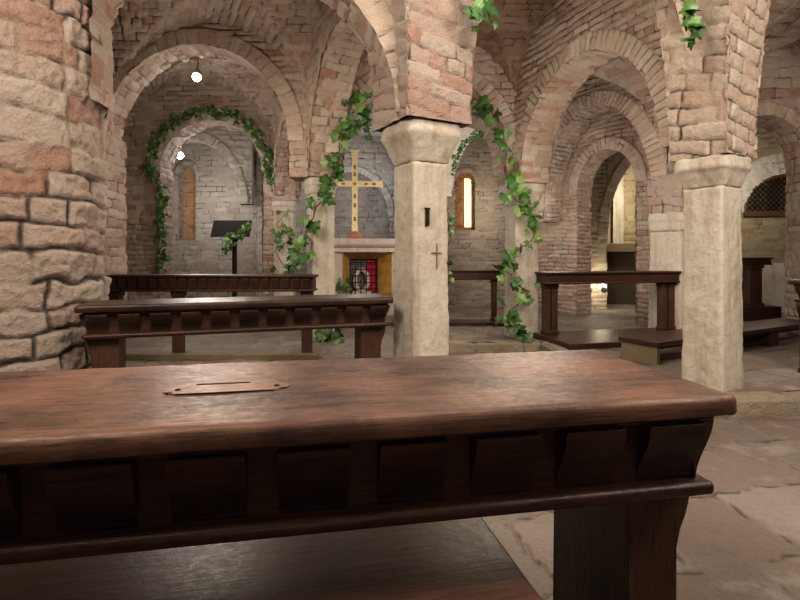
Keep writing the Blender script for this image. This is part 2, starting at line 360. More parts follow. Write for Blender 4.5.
arch_wall('wall_chapel_left', (-7.2, 11.5), (-2.6, 11.5), .3, 3.05, .19, .2, 4.3, zbot=1.54, zfoot=.1, c=2.37, ring=.1, seed=27, mat=BGREY, rmat=BGREY, step=.03, ch=.12, relief=.012)
flat_wall('wall_blocked_window', (-5.3, 11.58), (-4.3, 11.58), 1.4, 3.5, BORANGE, 28, .03, ch=.08)
arch_wall('wall_rib_left', (-5.6, 10.5), (-3.2, 10.9), .3, 2.3, .95, 1.35, 4.3, seed=29, mat=BGREY, rmat=BGREY, step=.03)
arch_wall('wall_window', (.1, 10.6), (3.6, 10.6), .5, 2.72, .2, .2, 4.3, zbot=1.72, zfoot=.1, c=1.25, ring=.1, seed=30, mat=BGREY, rmat=BGREY, smat=BORANGE, step=.026, relief=.014)  # orange reveal brick also carries the window's warm glow in its colour
flat_wall('wall_window_backing', (1.0, 10.84), (1.7, 10.84), 1.6, 3.1, BORANGE, 36)  # orange panel added to paint in the lit side of the reveal
flat_wall('wall_left', (-5.6, 13), (-5.6, -3), -.1, 4.4, BR, 31, .05)
flat_wall('wall_far_right', (8.8, -3), (8.8, 13), -.1, 4.6, BR, 32, .05)
flat_wall('wall_behind', (-5.6, -2.6), (8.8, -2.6), -.1, 4.6, BR, 33, .05)
flat_wall('wall_back', (-7.5, 12.2), (9, 12.2), -.1, 4.6, BR, 34, .06)
# vaults
vault('ceiling_left', ((-2.5, 4.1), CC, (-4.05, 6.6), LB), 2.45, 1.72, BR, 41, .02, .11, relief=.05)
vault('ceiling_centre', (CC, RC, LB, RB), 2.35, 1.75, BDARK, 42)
vault('ceiling_right', (RC, (5.6, 4.1), RB, D), 2.3, 1.75, BR, 43)
vault('ceiling_left_back', ((-4.4, 6.6), LB, (-5.2, 8.7), LC), 2.5, 1.62, BR, 44, .022, .1, relief=.048)
vault('ceiling_altar', (LB, RB, LC, RK), 2.4, 1.6, BGREY, 45, .03)
vault('ceiling_right_back', (RB, D, RK, E), 2.3, 1.75, BR, 46, .028)
vault('ceiling_altar_back', (LC, RK, (-3.0, 11.3), (.6, 11.3)), 2.4, 1.5, BGREY, 47, .03)
vault('ceiling_chapel_left', ((-5.4, 8.7), (-2.1, 8.7), (-5.9, 11.5), (-2.9, 11.5)), 2.3, 1.7, BGREY, 48, .03)
vault('ceiling_window_chapel', (RK, E, (.4, 10.6), (3.4, 10.6)), 2.4, 1.6, BGREY, 49, .04)
vault('ceiling_front_left', ((-5.6, -2.6), (.17, -2.6), LP, CC), 3.0, 1.6, BR, 50, .05)
vault('ceiling_front_right', ((.17, -2.6), (8.8, -2.6), CC, (8.8, 4.1)), 3.0, 1.7, BR, 51, .05)
vault('ceiling_far_right', ((5.6, 4.1), (8.8, 4.1), D, (8.8, 6.75)), 2.6, 1.7, BR, 52, .05)
def slab_roof(name, x0, x1, y0, y1, z):
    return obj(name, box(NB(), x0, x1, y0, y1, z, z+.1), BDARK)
tag(slab_roof('ceiling_slab', -7.6, 9.2, -2.8, 12.4, 4.75), kind='structure')

# ------------------------------------------------------------------ floors
def floor_patch(name, a, b, c, d, z, seed, step=.03, h=.42, w=.75, skirt=(), mat=FLOOR):
    """a near-left, b near-right, c far-left, d far-right; skirt: pairs of corners that get a kerb face"""
    a, b, c, d = [V2(x) for x in (a, b, c, d)]
    u = np.linspace(0, 1, int(max(np.linalg.norm(b-a), np.linalg.norm(d-c))/step)); v = np.linspace(0, 1, int(max(np.linalg.norm(c-a), np.linalg.norm(d-b))/step))
    U, Vv = np.meshgrid(u, v, indexing='ij')
    p2 = a*((1-U)*(1-Vv))[..., None]+b*(U*(1-Vv))[..., None]+c*((1-U)*Vv)[..., None]+d*(U*Vv)[..., None]
    p = np.concatenate([p2, np.full(U.shape, z)[..., None]], -1)
    x = p[..., 0]*.97+p[..., 1]*.22; y = -p[..., 0]*.22+p[..., 1]*.97
    S = Surf().grid(p, np.array([0, 0, 1.]), x, y, h, w, .02, .012, seed, .006, .12, tilt=.5)
    o = S.build(name, mat)
    if skirt:
        K = Surf()
        for (e, f) in skirt:
            e, f = V2(e), V2(f); L = np.linalg.norm(f-e); t = (f-e)/L; n = np.array([t[1], -t[0]])
            s, k = np.meshgrid(lin(-.03, L+.03, .02), np.linspace(0, 1, 20), indexing='ij')
            prof = np.where(k < .55, z-.16+.165*k/.55, z+.004); dep = np.where(k < .55, .0, -(k-.55)/.45*.16)
            rnd = np.where(np.abs(k-.55) < .06, -.012, 0)
            q = np.stack([e[0]+t[0]*s+n[0]*(dep+.02+rnd), e[1]+t[1]*s+n[1]*(dep+.02+rnd), prof+rnd], -1)
            N = np.array([n[0]*.7, n[1]*.7, .7])
            K.grid(q, N, s, k*0+.3, 1., .55, .016, .02, seed+2, .012, .0)
        K.build('kerb', KERB, None, o)
    return o
floor_patch('floor', (-6, -2.8), (8, -2.8), (-6, 6.4), (8, 6.4), 0., 61, .035, .52, .85)
zP = .13
floor_patch('floor_raised_left', (-6, 4.75), (.2, 4.75), (-6, 12.2), (.2, 12.2), zP, 62, .035, .3, .5, (((-6, 4.75), (.2, 4.75)), ((.2, 4.75), (.2, 6.2))))
floor_patch('floor_raised_centre', (.2, 6.15), (1.75, 6.15), (.2, 12.2), (1.75, 12.2), zP, 63, .035, .3, .5, (((.2, 6.15), (1.75, 6.15)),))
floor_patch('floor_raised_right', (1.75, 3.68), (8.5, 4.9), (1.75, 12.2), (8.5, 12.2), zP, 64, .035, .38, .6, (((1.75, 3.68), (3.0, 3.75)), ((3.0, 3.75), (8.5, 4.9)), ((1.75, 6.2), (1.75, 3.68))))
for o in list(COL.objects):
    if o.name.startswith('floor'): o['kind'] = 'structure'

# ------------------------------------------------------------------ stone columns
def blk(prof, cx, cy, rz, seed, n=64, ex=9, rough=.006, dz=.025):
    """a stack of rounded-square sections (z, half size); returns a displaced Surf in world space relative to cx,cy"""
    zs, hs = zip(*prof); z = np.concatenate([lin(a, b, dz)[:-1] if abs(b-a) > .03 else [a] for a, b in zip(zs, zs[1:])]+[[zs[-1]]])
    z = np.concatenate([[z[0]], z, [z[-1]]]); h = np.interp(z, zs, hs); h[0] = h[-1] = .001
    if len(z) > 2: z = np.array(z)
    a = np.linspace(0, 2*math.pi, n*2+1); ca, sa = np.cos(a), np.sin(a); r = (np.abs(ca)**ex+np.abs(sa)**ex)**(-1/ex)
    x, y = ca*r, sa*r; c, s = math.cos(rz), math.sin(rz); X, Y = x*c-y*s, x*s+y*c
    p = np.stack([X[None]*h[:, None], Y[None]*h[:, None], z[:, None]+0*X[None]], -1)
    nrm = np.stack([X[None]+0*h[:, None], Y[None]+0*h[:, None], 0*h[:, None]+0*X[None]], -1)
    nrm[:2] = nrm[-2:] = 0; nrm[:2, :, 2] = -1; nrm[-2:, :, 2] = 1
    w = p+np.array([cx, cy, 0]); S = Surf()
    S.grid(w, nrm, seed=seed, rough=rough); S.v[-1] = S.v[-1]-np.array([cx, cy, 0]); return S
def column(c, half, z0, zcap, zimp, capw, rz, seed, label, pier=None, pmat=BPIER, ex=16, round_cap=False):
    t = thing('stone_column', label, 'column', (c[0], c[1], z0))
    def put(S, name, mat):
        S.v = [v-np.array([0, 0, z0]) for v in S.v]; return S.build(name, mat, None, t)
    put(blk([(z0, half*1.06), (z0+.4, half*1.02), (zcap-.3, half*.98), (zcap, half)], c[0], c[1], rz, seed, ex=ex), 'shaft', STONE)
    m = (zcap+zimp)/2
    put(blk([(zcap, half*1.02), (zcap+.03, half*1.1), (m, half*.3+capw*.7), (zimp-.09, capw*1.01), (zimp, capw*.97)], c[0], c[1], rz, seed+1, ex=6, rough=.007), 'capital', STONE)
    if pier:
        zt, pw = pier; rzz = rz; L = pw*2
        S = Surf(); cs, sn = math.cos(rzz), math.sin(rzz)
        for k in range(4):
            a = rzz+k*math.pi/2; nx, ny = math.cos(a), math.sin(a)
            s, z = np.meshgrid(lin(-pw-.012, pw+.012, .015), lin(zimp, zt, .015), indexing='ij')
            f = 1+.36*np.clip((z-zimp-.25)/1.1, 0, 1)**1.5
            S.grid(np.stack([nx*pw*f-ny*s*f, ny*pw*f+nx*s*f, z], -1), np.array([nx, ny, 0]), s*f+k*.7, z+.18*s, .125, .36, .014, .022, seed+k)
        put(S, 'pier_masonry', pmat)
    return t
col_cc = column(CC, .168, 0, 1.93, 2.24, .262, R(29), 71, 'square pale limestone pillar in the centre with iron bracket and carved cross', (3.55, .285))
col_rc = column(RC, .158, zP-.02, 1.74, 1.98, .222, R(30), 81, 'square weathered stone pillar standing on the step at right', (3.5, .215), BRING)
column(LB, .155, zP-.02, 1.98, 2.2, .2, R(24), 91, 'ivy-hung stone column just left of the golden cross', (2.75, .215))
column(RB, .165, zP-.02, 1.84, 2.12, .25, R(14), 101, 'slim pale column wrapped in ivy from capital to foot', (2.6, .22))
column(LC, .165, zP-.02, 1.92, 2.12, .2, R(5), 111, 'small stone column with sparse ivy behind the left bench', (2.5, .2))
column(RK, .16, zP-.02, 1.9, 2.2, .2, R(20), 121, 'rear stone column standing behind the central pillar, right of the altar', None)
column(D, .24, zP-.02, 1.52, 1.78, .27, R(28), 131, 'stone pier with plain block capital beside the right chapel arch', (2.3, .25))
# big round pier at left
S = Surf(); ang = np.linspace(R(150), R(410), 260); A, Z = np.meshgrid(ang, lin(0, 3.9, .014), indexing='ij'); rr = .62
S.grid(np.stack([rr*np.cos(A), rr*np.sin(A), Z], -1), np.stack([np.cos(A), np.sin(A), 0*A], -1), A*rr, Z, .175, .42, .02, .04, 141, .014, .5, flip=True, tilt=.5)
t = thing('round_pier', 'massive round pier of coarse pinkish stone courses at far left', 'pier', (LP[0], LP[1], 0)); S.build('masonry', BPIER, None, t)
# brick pier at the left of the left arch
S = Surf()
for k in range(4):
    a = k*math.pi/2; nx, ny = math.cos(a), math.sin(a); pw = .3
    s, z = np.meshgrid(lin(-pw, pw, .02), lin(zP-.02, 2.75, .02), indexing='ij')
    S.grid(np.stack([nx*pw-ny*s, ny*pw+nx*s, z], -1), np.array([nx, ny, 0]), s+k*.7, z, .12, .3, .014, .022, 150+k)
o = S.build('wall_pier_left', BR); o.location = (-4.08, 6.6, 0)
# iron bracket, carved cross and hole on the central pillar (right-hand face looks along 29 degrees)
fx, fy = math.sin(R(29)), -math.cos(R(29)); tx, ty = math.cos(R(29)), math.sin(R(29))
def face_pt(px, py, off):                                               # where the sight line to that spot meets the pillar face
    k = (px-400)/500; n_ = fx*k+fy; d_ = (fx*CC[0]+fy*CC[1]+.168+off)/n_
    return (k*d_, d_, 1.2+(255-py)/500*d_)
bm = NB(); p = face_pt(427.5, 216, .012)
loc = Vector(p)-Vector((CC[0], CC[1], 0))
prism(bm, [(-.022, .065), (.022, .065), (.012, .04), (.011, -.045), (.014, -.06), (.007, -.08), (-.009, -.08), (-.013, -.06), (-.009, .04)], 1, -.012, .014)
o = obj('iron_bracket', bm, IRON, col_cc); o.location = loc; o.rotation_euler = (0, 0, R(29))
bm = NB(); p = face_pt(437, 256, .004); box(bm, -.0035, .0035, -.004, .006, -.1, .1); box(bm, -.05, .045, -.004, .006, .022, .029)
o = obj('incised_cross', bm, SCRATCH, col_cc); o.location = Vector(p)-Vector((CC[0], CC[1], 0)); o.rotation_euler = (0, 0, R(29))

# ------------------------------------------------------------------ carved desks
def ogee(n=10, proj=.055, h=.15):
    pts = []
    for i in range(n+1):
        t = i/n; y = proj*(1-t)**1.0*.35+proj*.65*(.5+.5*math.cos(math.pi*min(1, max(0, (t-.12)/.8)))); pts.append((-y, -h*t))
    return pts
def slab(x0, x1, y0, y1, z0, z1, bev=.016):
    bm = box(NB(), x0, x1, y0, y1, z0, z1, bev, 4); return bm
def worn_slab(name, mat, parent, L, depth, z0, z1, seed, step=.012):
    """board with eased, slightly chipped edges; x from -L to 0, y from 0 to depth"""
    h = z1-z0; e = .009
    lo = [(0+e*.4, z0), (0, z0+e*.6), (0, z1-e*1.6), (e*.35, z1-e*.6), (e*1.3, z1)]
    top = [(y, z1) for y in np.linspace(e*3, depth-e*3, int(depth/step))]
    hi = [(depth-a, z) for a, z in lo[::-1]]; bot = [(y, z0) for y in np.linspace(depth-.02, .02, 8)]
    pr = np.array(lo+top+hi+bot+[lo[0]]); xs = np.concatenate([[-L, -L, -L+.004, -L+.012], np.linspace(-L+.02, -.02, int(L/step)), [-.012, -.004, 0, 0]])
    sh = np.zeros(len(xs)); sh[[1, -2]] = .006; sh[[2, -3]] = .002
    cy, cz = depth/2, (z0+z1)/2; X = xs[:, None]+0*pr[:, 0]
    Y = cy+(pr[:, 0]-cy)*(1-sh[:, None]*2/depth); Z = cz+(pr[:, 1]-cz)*(1-sh[:, None]*2/h)
    for k in (0, -1): Y[k] = cy; Z[k] = cz
    P = np.stack([X, Y, Z], -1)
    up = (pr[:, 1] > z1-e*2); fr = np.minimum(pr[:, 0], depth-pr[:, 0]) < e*2
    d = .0011*vnoise(P, 9, seed)+.0007*vnoise(P, 30, seed+1); chip = np.clip(vnoise(P*np.array([1, .3, .3]), 17, seed+2)-.35, 0, 1)*.007*fr
    P[1:-1, :, 2] += (d-chip*up)[1:-1]; P[1:-1, :, 1] += (np.where(pr[:, 0] < cy, 1, -1)*chip*.8+d*fr)[1:-1]
    S = Surf(); S.grid(P, np.array([0, 0, 1.]), rough=0., flip=True); return S.build(name, mat, None, parent)
def desk(label, loc, rz, L, depth, ztop, n, pitch, cw, first, leg_w, rail_z, lip=.065, group=None, tm=None, leg_d=.38):
    """origin: front right corner of the top, on the floor; x runs to the left as negative"""
    t = thing('carved_desk', label, 'desk', loc, rz, group)
    th = .046
    worn_slab('desk_top', tm or WTOP, t, L, depth, ztop-th, ztop, int(L*100))
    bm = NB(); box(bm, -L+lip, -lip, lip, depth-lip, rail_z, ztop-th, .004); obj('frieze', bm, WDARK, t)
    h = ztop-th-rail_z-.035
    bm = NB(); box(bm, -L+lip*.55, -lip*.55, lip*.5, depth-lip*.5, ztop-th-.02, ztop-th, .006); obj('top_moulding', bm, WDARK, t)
    prof = [(lip+.004, 0)]+[(lip+p[0], p[1]) for p in ogee(10, lip*.8, h)]+[(lip+.004, -h)]
    zc = ztop-th-.018
    for i in range(n):
        x1 = -first-pitch*i; bm = NB(); prism(bm, [(p[0], zc+p[1]) for p in prof], 0, x1-cw, x1)
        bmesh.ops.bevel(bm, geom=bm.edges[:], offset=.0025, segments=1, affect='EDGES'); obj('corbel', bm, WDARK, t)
    for sx in (0, 1):                                                    # brackets on the short ends
        for k in range(2):
            y0 = lip*.9+k*(depth-2*lip-cw*.95); bm = NB()
            pr = [((-lip-p[0]+lip) if sx == 0 else (-L+p[0]), p[1]) for p in prof]
            pr = [(-(q[0]), zc+q[1]) if sx == 0 else (-L+q[0], zc+q[1]) for q in prof]
            prism(bm, pr, 1, y0, y0+cw*.95); obj('corbel', bm, WDARK, t)
    bm = NB(); r = .0165
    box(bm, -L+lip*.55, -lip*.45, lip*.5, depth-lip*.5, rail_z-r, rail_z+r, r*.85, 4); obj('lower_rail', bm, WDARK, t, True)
    for sx in (0, 1):
        x0 = -lip*.55; w = leg_w; z1 = rail_z-r
        c = [(x0, z1), (x0-.002, z1-.04), (x0-.014, z1-.075), (x0-.034, z1-.115), (x0-.044, z1-.16), (x0-.046, .06), (x0-.02, .05), (x0-.02, 0), (x0-w-.02, 0), (x0-w-.02, .05), (x0-w, .06), (x0-w, z1)]
        if sx: c = [(-L-q[0], q[1]) for q in c]
        bm = NB(); prism(bm, c, 1, depth/2-leg_d/2, depth/2+leg_d/2); bmesh.ops.bevel(bm, geom=bm.edges[:], offset=.003, segments=1, affect='EDGES'); obj('leg', bm, WLEG, t)
    return t
F = (.79, 1.165)
near = desk('nearest carved dark wood desk filling the foreground, coin slot in its worn top', (F[0], F[1], 0), R(10.5), 2.25, .595, .872, 10, .207, .145, .075, .175, .642)
# coin-slot plate let into the top of the near desk
def to_local(x, y):
    dx, dy = x-F[0], y-F[1]; c, s = math.cos(R(10.5)), math.sin(R(10.5)); return dx*c+dy*s, -dx*s+dy*c
px, py = to_local(-.425, 1.245); w, h2 = .112, .056
out = [(-w+.0, -h2), (w, -h2)]
for k in range(7): a = R(-75+k*25); out.append((w+.006+.03*math.cos(a), -.018+.03*math.sin(a)))
out += [(w, .03), (w-.006, h2), (-w+.006, h2), (-w, .03)]
for k in range(7): a = R(105+k*25); out.append((-w-.006+.03*math.cos(a), -.018+.03*math.sin(a)))
bm = NB(); prism(bm, out, 2, .8715, .8745)
pl = obj('slot_plate', bm, WTOP, near, label='coin slot plate let into the desk top'); pl.location = (px, py, 0)
bm = NB(); box(bm, -.082, .048, .022, .029, .8745, .8755); obj('coin_slot', bm, BLACK, pl)
for sx in (-1, 1):
    bm = NB(); lathe(bm, [(.007, .8745), (.007, .876), (.004, .8775)], 12, (sx*(w+.004), -.018)); obj('screw', bm, IRON, pl)
bm = NB(); box(bm, -w, w, -h2-.005, -h2, .8715, .8752); box(bm, -w-.026, -w-.012, -.044, -.038, .8715, .8752); box(bm, w+.012, w+.026, -.044, -.038, .8715, .8752); obj('plate_edge', bm, BLACK, pl)

# low glossy bench under the near desk
t = thing('low_bench', 'low glossy brown bench board beneath the nearest desk', 'bench', (F[0], F[1], 0), R(12.5))
obj('seat', slab(-1.95, -.48, -.32, .66, .415, .45, .012), WSEAT, t, True)
for x in (-1.8, -.75):
    bm = NB(); prism(bm, [(x-.03, 0), (x+.03, 0), (x+.03, .415), (x-.03, .415)], 1, -.2, .3); obj('leg', bm, WLEG, t)
bm = NB(); box(bm, -1.78, -.78, .02, .06, .2, .28); obj('stretcher', bm, WLEG, t)

# second desk
a2 = math.atan2(.65, 2.02)
desk('second carved dark desk with bracketed frieze, ending against the central pillar', (-.05, 3.84, 0), a2, 2.13, .42, .875, 11, .19, .125, .05, .2, .665, leg_d=.22, lip=.06, tm=WOLD)

# ------------------------------------------------------------------ railed benches on posts
def post(x, y, w, z0, z1, t, dp=None):
    dp = dp or w
    bm = NB(); box(bm, x-w*.62, x+w*.62, y-dp*.62, y+dp*.62, z0, z0+.045, .008); box(bm, x-w/2, x+w/2, y-dp/2, y+dp/2, z0+.04, z1-.05, .006)
    box(bm, x-w*.55, x+w*.55, y-dp*.55, y+dp*.55, z1-.10, z1-.08, .006); box(bm, x-w*.62, x+w*.62, y-dp*.62, y+dp*.62, z1-.055, z1, .012)
    return bm
def rail_bench(label, loc, rz, L, ztop, fr, depth, posts, pw, plank, arcs=0, group=None, cat='bench', ph=.06, py=.12, fm=None):
    """origin: front-left corner of the top; x to the right; plank = (y0, y1) foot board"""
    t = thing('kneeling_bench', label, cat, loc, rz, group)
    obj('top_board', slab(0, L, 0, depth, ztop-.03, ztop, .01), WDARK, t, True)
    bm = NB(); box(bm, .025, L-.025, .025, depth-.025, ztop-fr, ztop-.03, .005); obj('frieze', bm, WDARK, t)
    bm = NB(); box(bm, .012, L-.012, .012, depth-.012, ztop-fr-.012, ztop-fr+.012, .008); obj('lower_rail', bm, WDARK, t)
    for k in range(arcs):
        p = (L-.06)/arcs; x = .03+k*p+p*.18; h = fr-.055; bm = NB()
        prism(bm, [(.026, ztop-.034), (-.012, ztop-.034), (-.012, ztop-.05), (.002, ztop-.034-h*.6), (.012, ztop-.034-h), (.026, ztop-.034-h)], 0, x, x+p*.64); obj('corbel', bm, WDARK, t)
    for x in posts:
        bm = post(x, py, pw, 0 if fm else ph, ztop-fr-.01, t); obj('post', bm, WLEG, t)
    obj('foot_board', slab(-.03, L+.03, plank[0], plank[1], 0, ph, .008), fm or (WOLD if ph < .1 else WDARK), t)
    return t
rail_bench('long low-railed bench at left with a row of small brackets along its dark frieze', (-3.03, 5.1, zP), 0, 2.16, .866, .16, .26, (.07, .72, 2.06), .1, (-.02, .07), 20, fm=WGREY)
rail_bench('dark railed bench on twin posts standing in front of the right chapel arch', (1.80, 6.2, zP), math.atan2(.45, 1.98), 2.0, .855, .14, .3, (.09, .19, 1.80, 1.93), .085, (-.6, .3), 0, ph=.07, py=.14)
rail_bench('plain black railed bench between the central pillar and the ivy-wrapped column', (-.1, 7.6, zP), 0, 1.85, .84, .14, .2, (.3, 1.55), .08, (-.1, .25), 0)
t = rail_bench('dark bench with a thick post seen through the narrow arch at far right', (4.6, 8.15, zP), 0, 1.5, 1.03, .11, .3, (.3, 1.24), .2, (-.12, .42), 0, ph=.24, py=.15)
# low kneeler bench behind the right pillar
t = thing('kneeler', 'low wide kneeler bench with raw plank end, behind the right pillar', 'kneeler', (2.47, 4.8, zP), math.atan2(.47, .88))
obj('board', slab(0, 3.2, 0, .44, .18, .23, .008), WOLD, t)
bm = NB(); prism(bm, [(.015, 0), (.43, 0), (.41, .18), (.015, .18)], 0, .02, .06); obj('end_panel', bm, WGREY, t, label='raw greyish plank end')
bm = NB(); box(bm, .06, 3.1, .06, .09, .14, .18, .004); obj('apron', bm, WDARK, t)
bm = NB(); box(bm, .06, 2.1, .1, .14, .02, .06, .004); obj('stretcher', bm, WDARK, t)
bm = NB(); prism(bm, [(.04, 0), (.40, 0), (.40, .18), (.04, .18)], 0, 2.1, 2.3); obj('leg', bm, WDARK, t)
# desk at the right edge of the picture
t = desk('carved dark desk end at the right-hand edge, by the step', (5.08, 4.45, zP), R(8), 1.5, .34, .85, 7, .19, .125, .06, .2, .66, lip=.055, leg_d=.24, tm=WOLD)

# ------------------------------------------------------------------ altar, cross, lectern
AX, AY, AR = -.62, 8.95, R(12)
t = thing('altar', 'stone altar with marble slab and ochre grated niche beneath the golden cross', 'altar', (AX, AY, zP), AR)
bm = NB(); box(bm, -1.1, 1.1, -.2, 1.0, 0, .27, .01); obj('step', bm, STONE, t)
bm = NB()
prism(bm, [(-.17, 1.12), (-.13, 1.14), (-.1, 1.2), (-.17, 1.22), (-.2, 1.26), (-.2, 1.36), (.75, 1.36), (.75, 1.12)], 0, -.85, .85); obj('slab', bm, MARBLE, t)
x0, x1 = -.42, .46
bm = NB(); box(bm, -.8, x0, -.1, .7, .27, 1.12); box(bm, x1, .8, -.1, .7, .27, 1.12); box(bm, x0, x1, .42, .7, .27, 1.12); obj('brick_body', bm, RUST if 0 else STONE, t)
# splayed ochre lining
bm = NB(); zt = 1.12; g0, g1 = -.26, .26; gy = .22
def quad(bm, *ps): bm.faces.new([bm.verts.new(p) for p in ps])
quad(bm, (x0, -.098, .27), (g0, gy, .27), (g0, gy, 1.0), (x0, -.098, zt)); quad(bm, (x1, -.098, .27), (g1, gy, .27), (g1, gy, 1.0), (x1, -.098, zt))
quad(bm, (x0, -.098, zt), (g0, gy, 1.0), (g1, gy, 1.0), (x1, -.098, zt)); obj('niche_lining', bm, OCHRE, t)
bm = NB(); quad(bm, (g0, gy+.17, .27), (g1, gy+.17, .27), (g1, gy+.17, 1.0), (g0, gy+.17, 1.0)); obj('niche_back', bm, GREYC, t)
bm = NB(); box(bm, .08, g1, gy+.12, gy+.15, .3, .98); obj('red_drape', bm, REDC, t)
bm = NB(); tube(bm, [(-.03+.12*math.cos(R(a)), gy+.08, .6+.2*math.sin(R(a))) for a in range(0, 361, 20)], .04, 8); box(bm, -.2, .16, gy+.06, gy+.1, .3, .4, .01); obj('wreath_relief', bm, CHALK, t, True)
bm = NB()
for k in range(6): x = g0+.01+k*(g1-g0-.02)/5; tube(bm, [(x, gy, .27), (x, gy, 1.0)], .008, 6)
for k in range(6): z = .33+k*.12; tube(bm, [(g0, gy, z), (g1, gy, z)], .008, 6)
obj('iron_grate', bm, IRON, t)
# golden cross on the altar
cx, cy = -.80, 8.85
t = thing('altar_cross', 'tall gilded cross with coloured inlays on a reddish domed foot', 'cross', (cx, cy, zP+1.36), R(4))
bm = NB(); lathe(bm, [(.15, 0), (.15, .03), (.13, .08), (.09, .115), (.03, .13)], 24); obj('foot', bm, RUST, t, True)
u = 8.85/500
zc = 1.2+(255-184)*u-(zP+1.36); zt = 1.2+(255-150)*u-(zP+1.36); ha = 28*u
def bar(bm, a, b, w0, w1, horiz):
    ww = [(a, w0), (a+(b-a)*.8, w0), (a+(b-a)*.94, w0*1.15), (b, w1)]
    pts = [(s, w) for s, w in ww]+[(s, -w) for s, w in ww[::-1]]
    prism(bm, [(p if horiz else (p[1], p[0])) for p in pts], 1, -.02, .02)
bm = NB(); bar(bm, zc, zt, .05, .085, False); bar(bm, zc, .1, .05, .05, False)
for s in (-1, 1):
    b0 = [(s*.0, .05), (s*ha*.8, .05), (s*ha*.94, .06), (s*ha, .085), (s*ha, -.085), (s*ha*.94, -.06), (s*ha*.8, -.05), (0, -.05)]
    prism(bm, [(p[0], zc+p[1]) for p in b0], 1, -.0195, .0195)
lat = [(.062*math.cos(R(a)), zc+.062*math.sin(R(a))) for a in range(0, 360, 20)]; prism(bm, lat, 1, -.026, .02)
obj('gilded_cross', bm, GOLD, t)
for z, m in ((zc+.30, REDE), (zc+.17, BLUEE), (zc-.22, BLUEE), (zc-.38, REDE), (zc-.62, REDE)):
    bm = NB(); box(bm, -.02, .02, -.024, -.018, z-.035, z+.035); obj('enamel_inlay', bm, m, t)
for x in (-.34, -.2, .2, .34):
    bm = NB(); box(bm, x-.028, x+.028, -.024, -.018, zc-.02, zc+.02); obj('enamel_inlay', bm, REDE if abs(x) > .3 else BLUEE, t)
bm = NB(); prism(bm, [(.028*math.cos(R(a)), zc+.028*math.sin(R(a))) for a in range(0, 360, 30)], 1, -.034, -.02); obj('medallion', bm, RUST, t)
# lectern
t = thing('lectern', 'black lectern with slanted board on a thin post, under the ivy arch', 'lectern', (-2.58, 7.8, zP), 0)
u = 7.8/500; zz = lambda y: 1.2+(255-y)*u-zP
bm = NB(); box(bm, -.03, .03, -.03, .03, .03, zz(232), .004); obj('post', bm, IRON, t)
bm = NB(); box(bm, -.2, .2, -.15, .15, 0, .03, .005); obj('base', bm, IRON, t)
bm = NB(); prism(bm, [(-.05, zz(237)), (-.02, zz(237)), (.12, zz(220)), (.09, zz(220))], 0, -.36, .24); obj('book_board', bm, BLACK, t)

# chapel shelf, lattice, window pane
t = thing('stone_shelf', 'greenish stone shelf table seen through the right chapel arch', 'shelf', (4.75, 10.9, zP))
bm = NB(); box(bm, -.75, 1.3, -.25, .4, 1.26-zP, 1.45-zP, .01); obj('slab', bm, WGREY, t)
for x in (-.05, 1.05):
    bm = NB(); box(bm, x-(.42 if x < 0 else .2), x+(.42 if x < 0 else .2), -.12, .38, 0, 1.26-zP, .01); obj('support', bm, BYEL, t)
S = Surf(); s, z = np.meshgrid(lin(-.2, .2, .03), lin(1.32, 4.2, .03), indexing='ij')
S.grid(np.stack([5.0+s*.6, 11.45+0*s, z], -1), np.array([0, -1., 0]), rough=.004); S.build('trim_1', STONE)
t = thing('lattice_grille', 'brown wooden lattice grille filling the lunette at far right', 'grille', (7.36, 9.45, 0))
zs, rr, rz = 2.03, .84, .68
bm = NB(); tube(bm, [(rr*math.cos(R(a)), 0, zs+rz*math.sin(R(a))) for a in range(0, 181, 10)], .035, 8); obj('arched_frame', bm, WLAT, t)
bm = NB(); box(bm, -rr-.04, rr+.04, -.05, .05, zs-.1, zs, .006); obj('sill_beam', bm, WLAT, t)
bm = NB()
for k in range(-16, 17):
    for sg in (-1, 1):
        c = k*.1; pts = []
        for i in range(61):
            x = rr*(-1+2*i/60); z = sg*(x-c)
            if z > .0 and (x/rr)**2+(z/rz)**2 < .97: pts.append((x, .012*sg, zs+z))
        if len(pts) > 1: tube(bm, [pts[0], pts[-1]], .011, 4)
obj('lattice', bm, IRON, t)
arch_wall('wall_lattice', (4.9, 9.6), (8.7, 9.6), .3, 2.0, .88, .72, 4.4, zbot=1.9, zfoot=.1, c=2.46, ring=.42, seed=35, mat=BYEL, rmat=PLASTER, step=.03)
bm = NB(); box(bm, 4.9, 8.7, 9.38, 9.43, .1, 1.05); tag(obj('baseboard_right', bm, PLASTER), kind='structure')
bm = NB(); box(bm, 1.39, 1.535, 10.78, 10.80, 1.80, 2.85); w1 = tag(obj('window_1', bm, PANE), kind='structure')

# ------------------------------------------------------------------ spot lamps that show
def lamp(label, p, aim, power, size=.05, col=(1, .9, .78), spot=None, wire=None):
    t = thing('spot_lamp', label, 'lamp', p)
    q = Vector(aim).normalized()
    bm = NB(); lathe(bm, [(.02, -.10), (.045, -.09), (.055, 0), (.05, 0)], 16)
    rot = Vector((0, 0, 1)).rotation_difference(q).to_matrix().to_4x4(); bm.transform(rot); obj('housing', bm, STEEL, t, True)
    bm = NB(); bmesh.ops.create_uvsphere(bm, u_segments=16, v_segments=8, radius=size); bm.transform(Matrix.Translation(q*.02)); obj('bulb', bm, BULB, t, True)
    if wire: bm = NB(); tube(bm, wire, .006, 6); obj('cable', bm, IRON, t)
    l = bpy.data.lights.new('lamp_light', 'POINT'); l.energy = power; l.color = col; l.shadow_soft_size = .08
    lo = bpy.data.objects.new('lamp_light', l); COL.objects.link(lo); lo.location = Vector(p)+q*.16
    return t
def PX(px, py, d): return ((px-400)/500*d, d, 1.2+(255-py)/500*d)
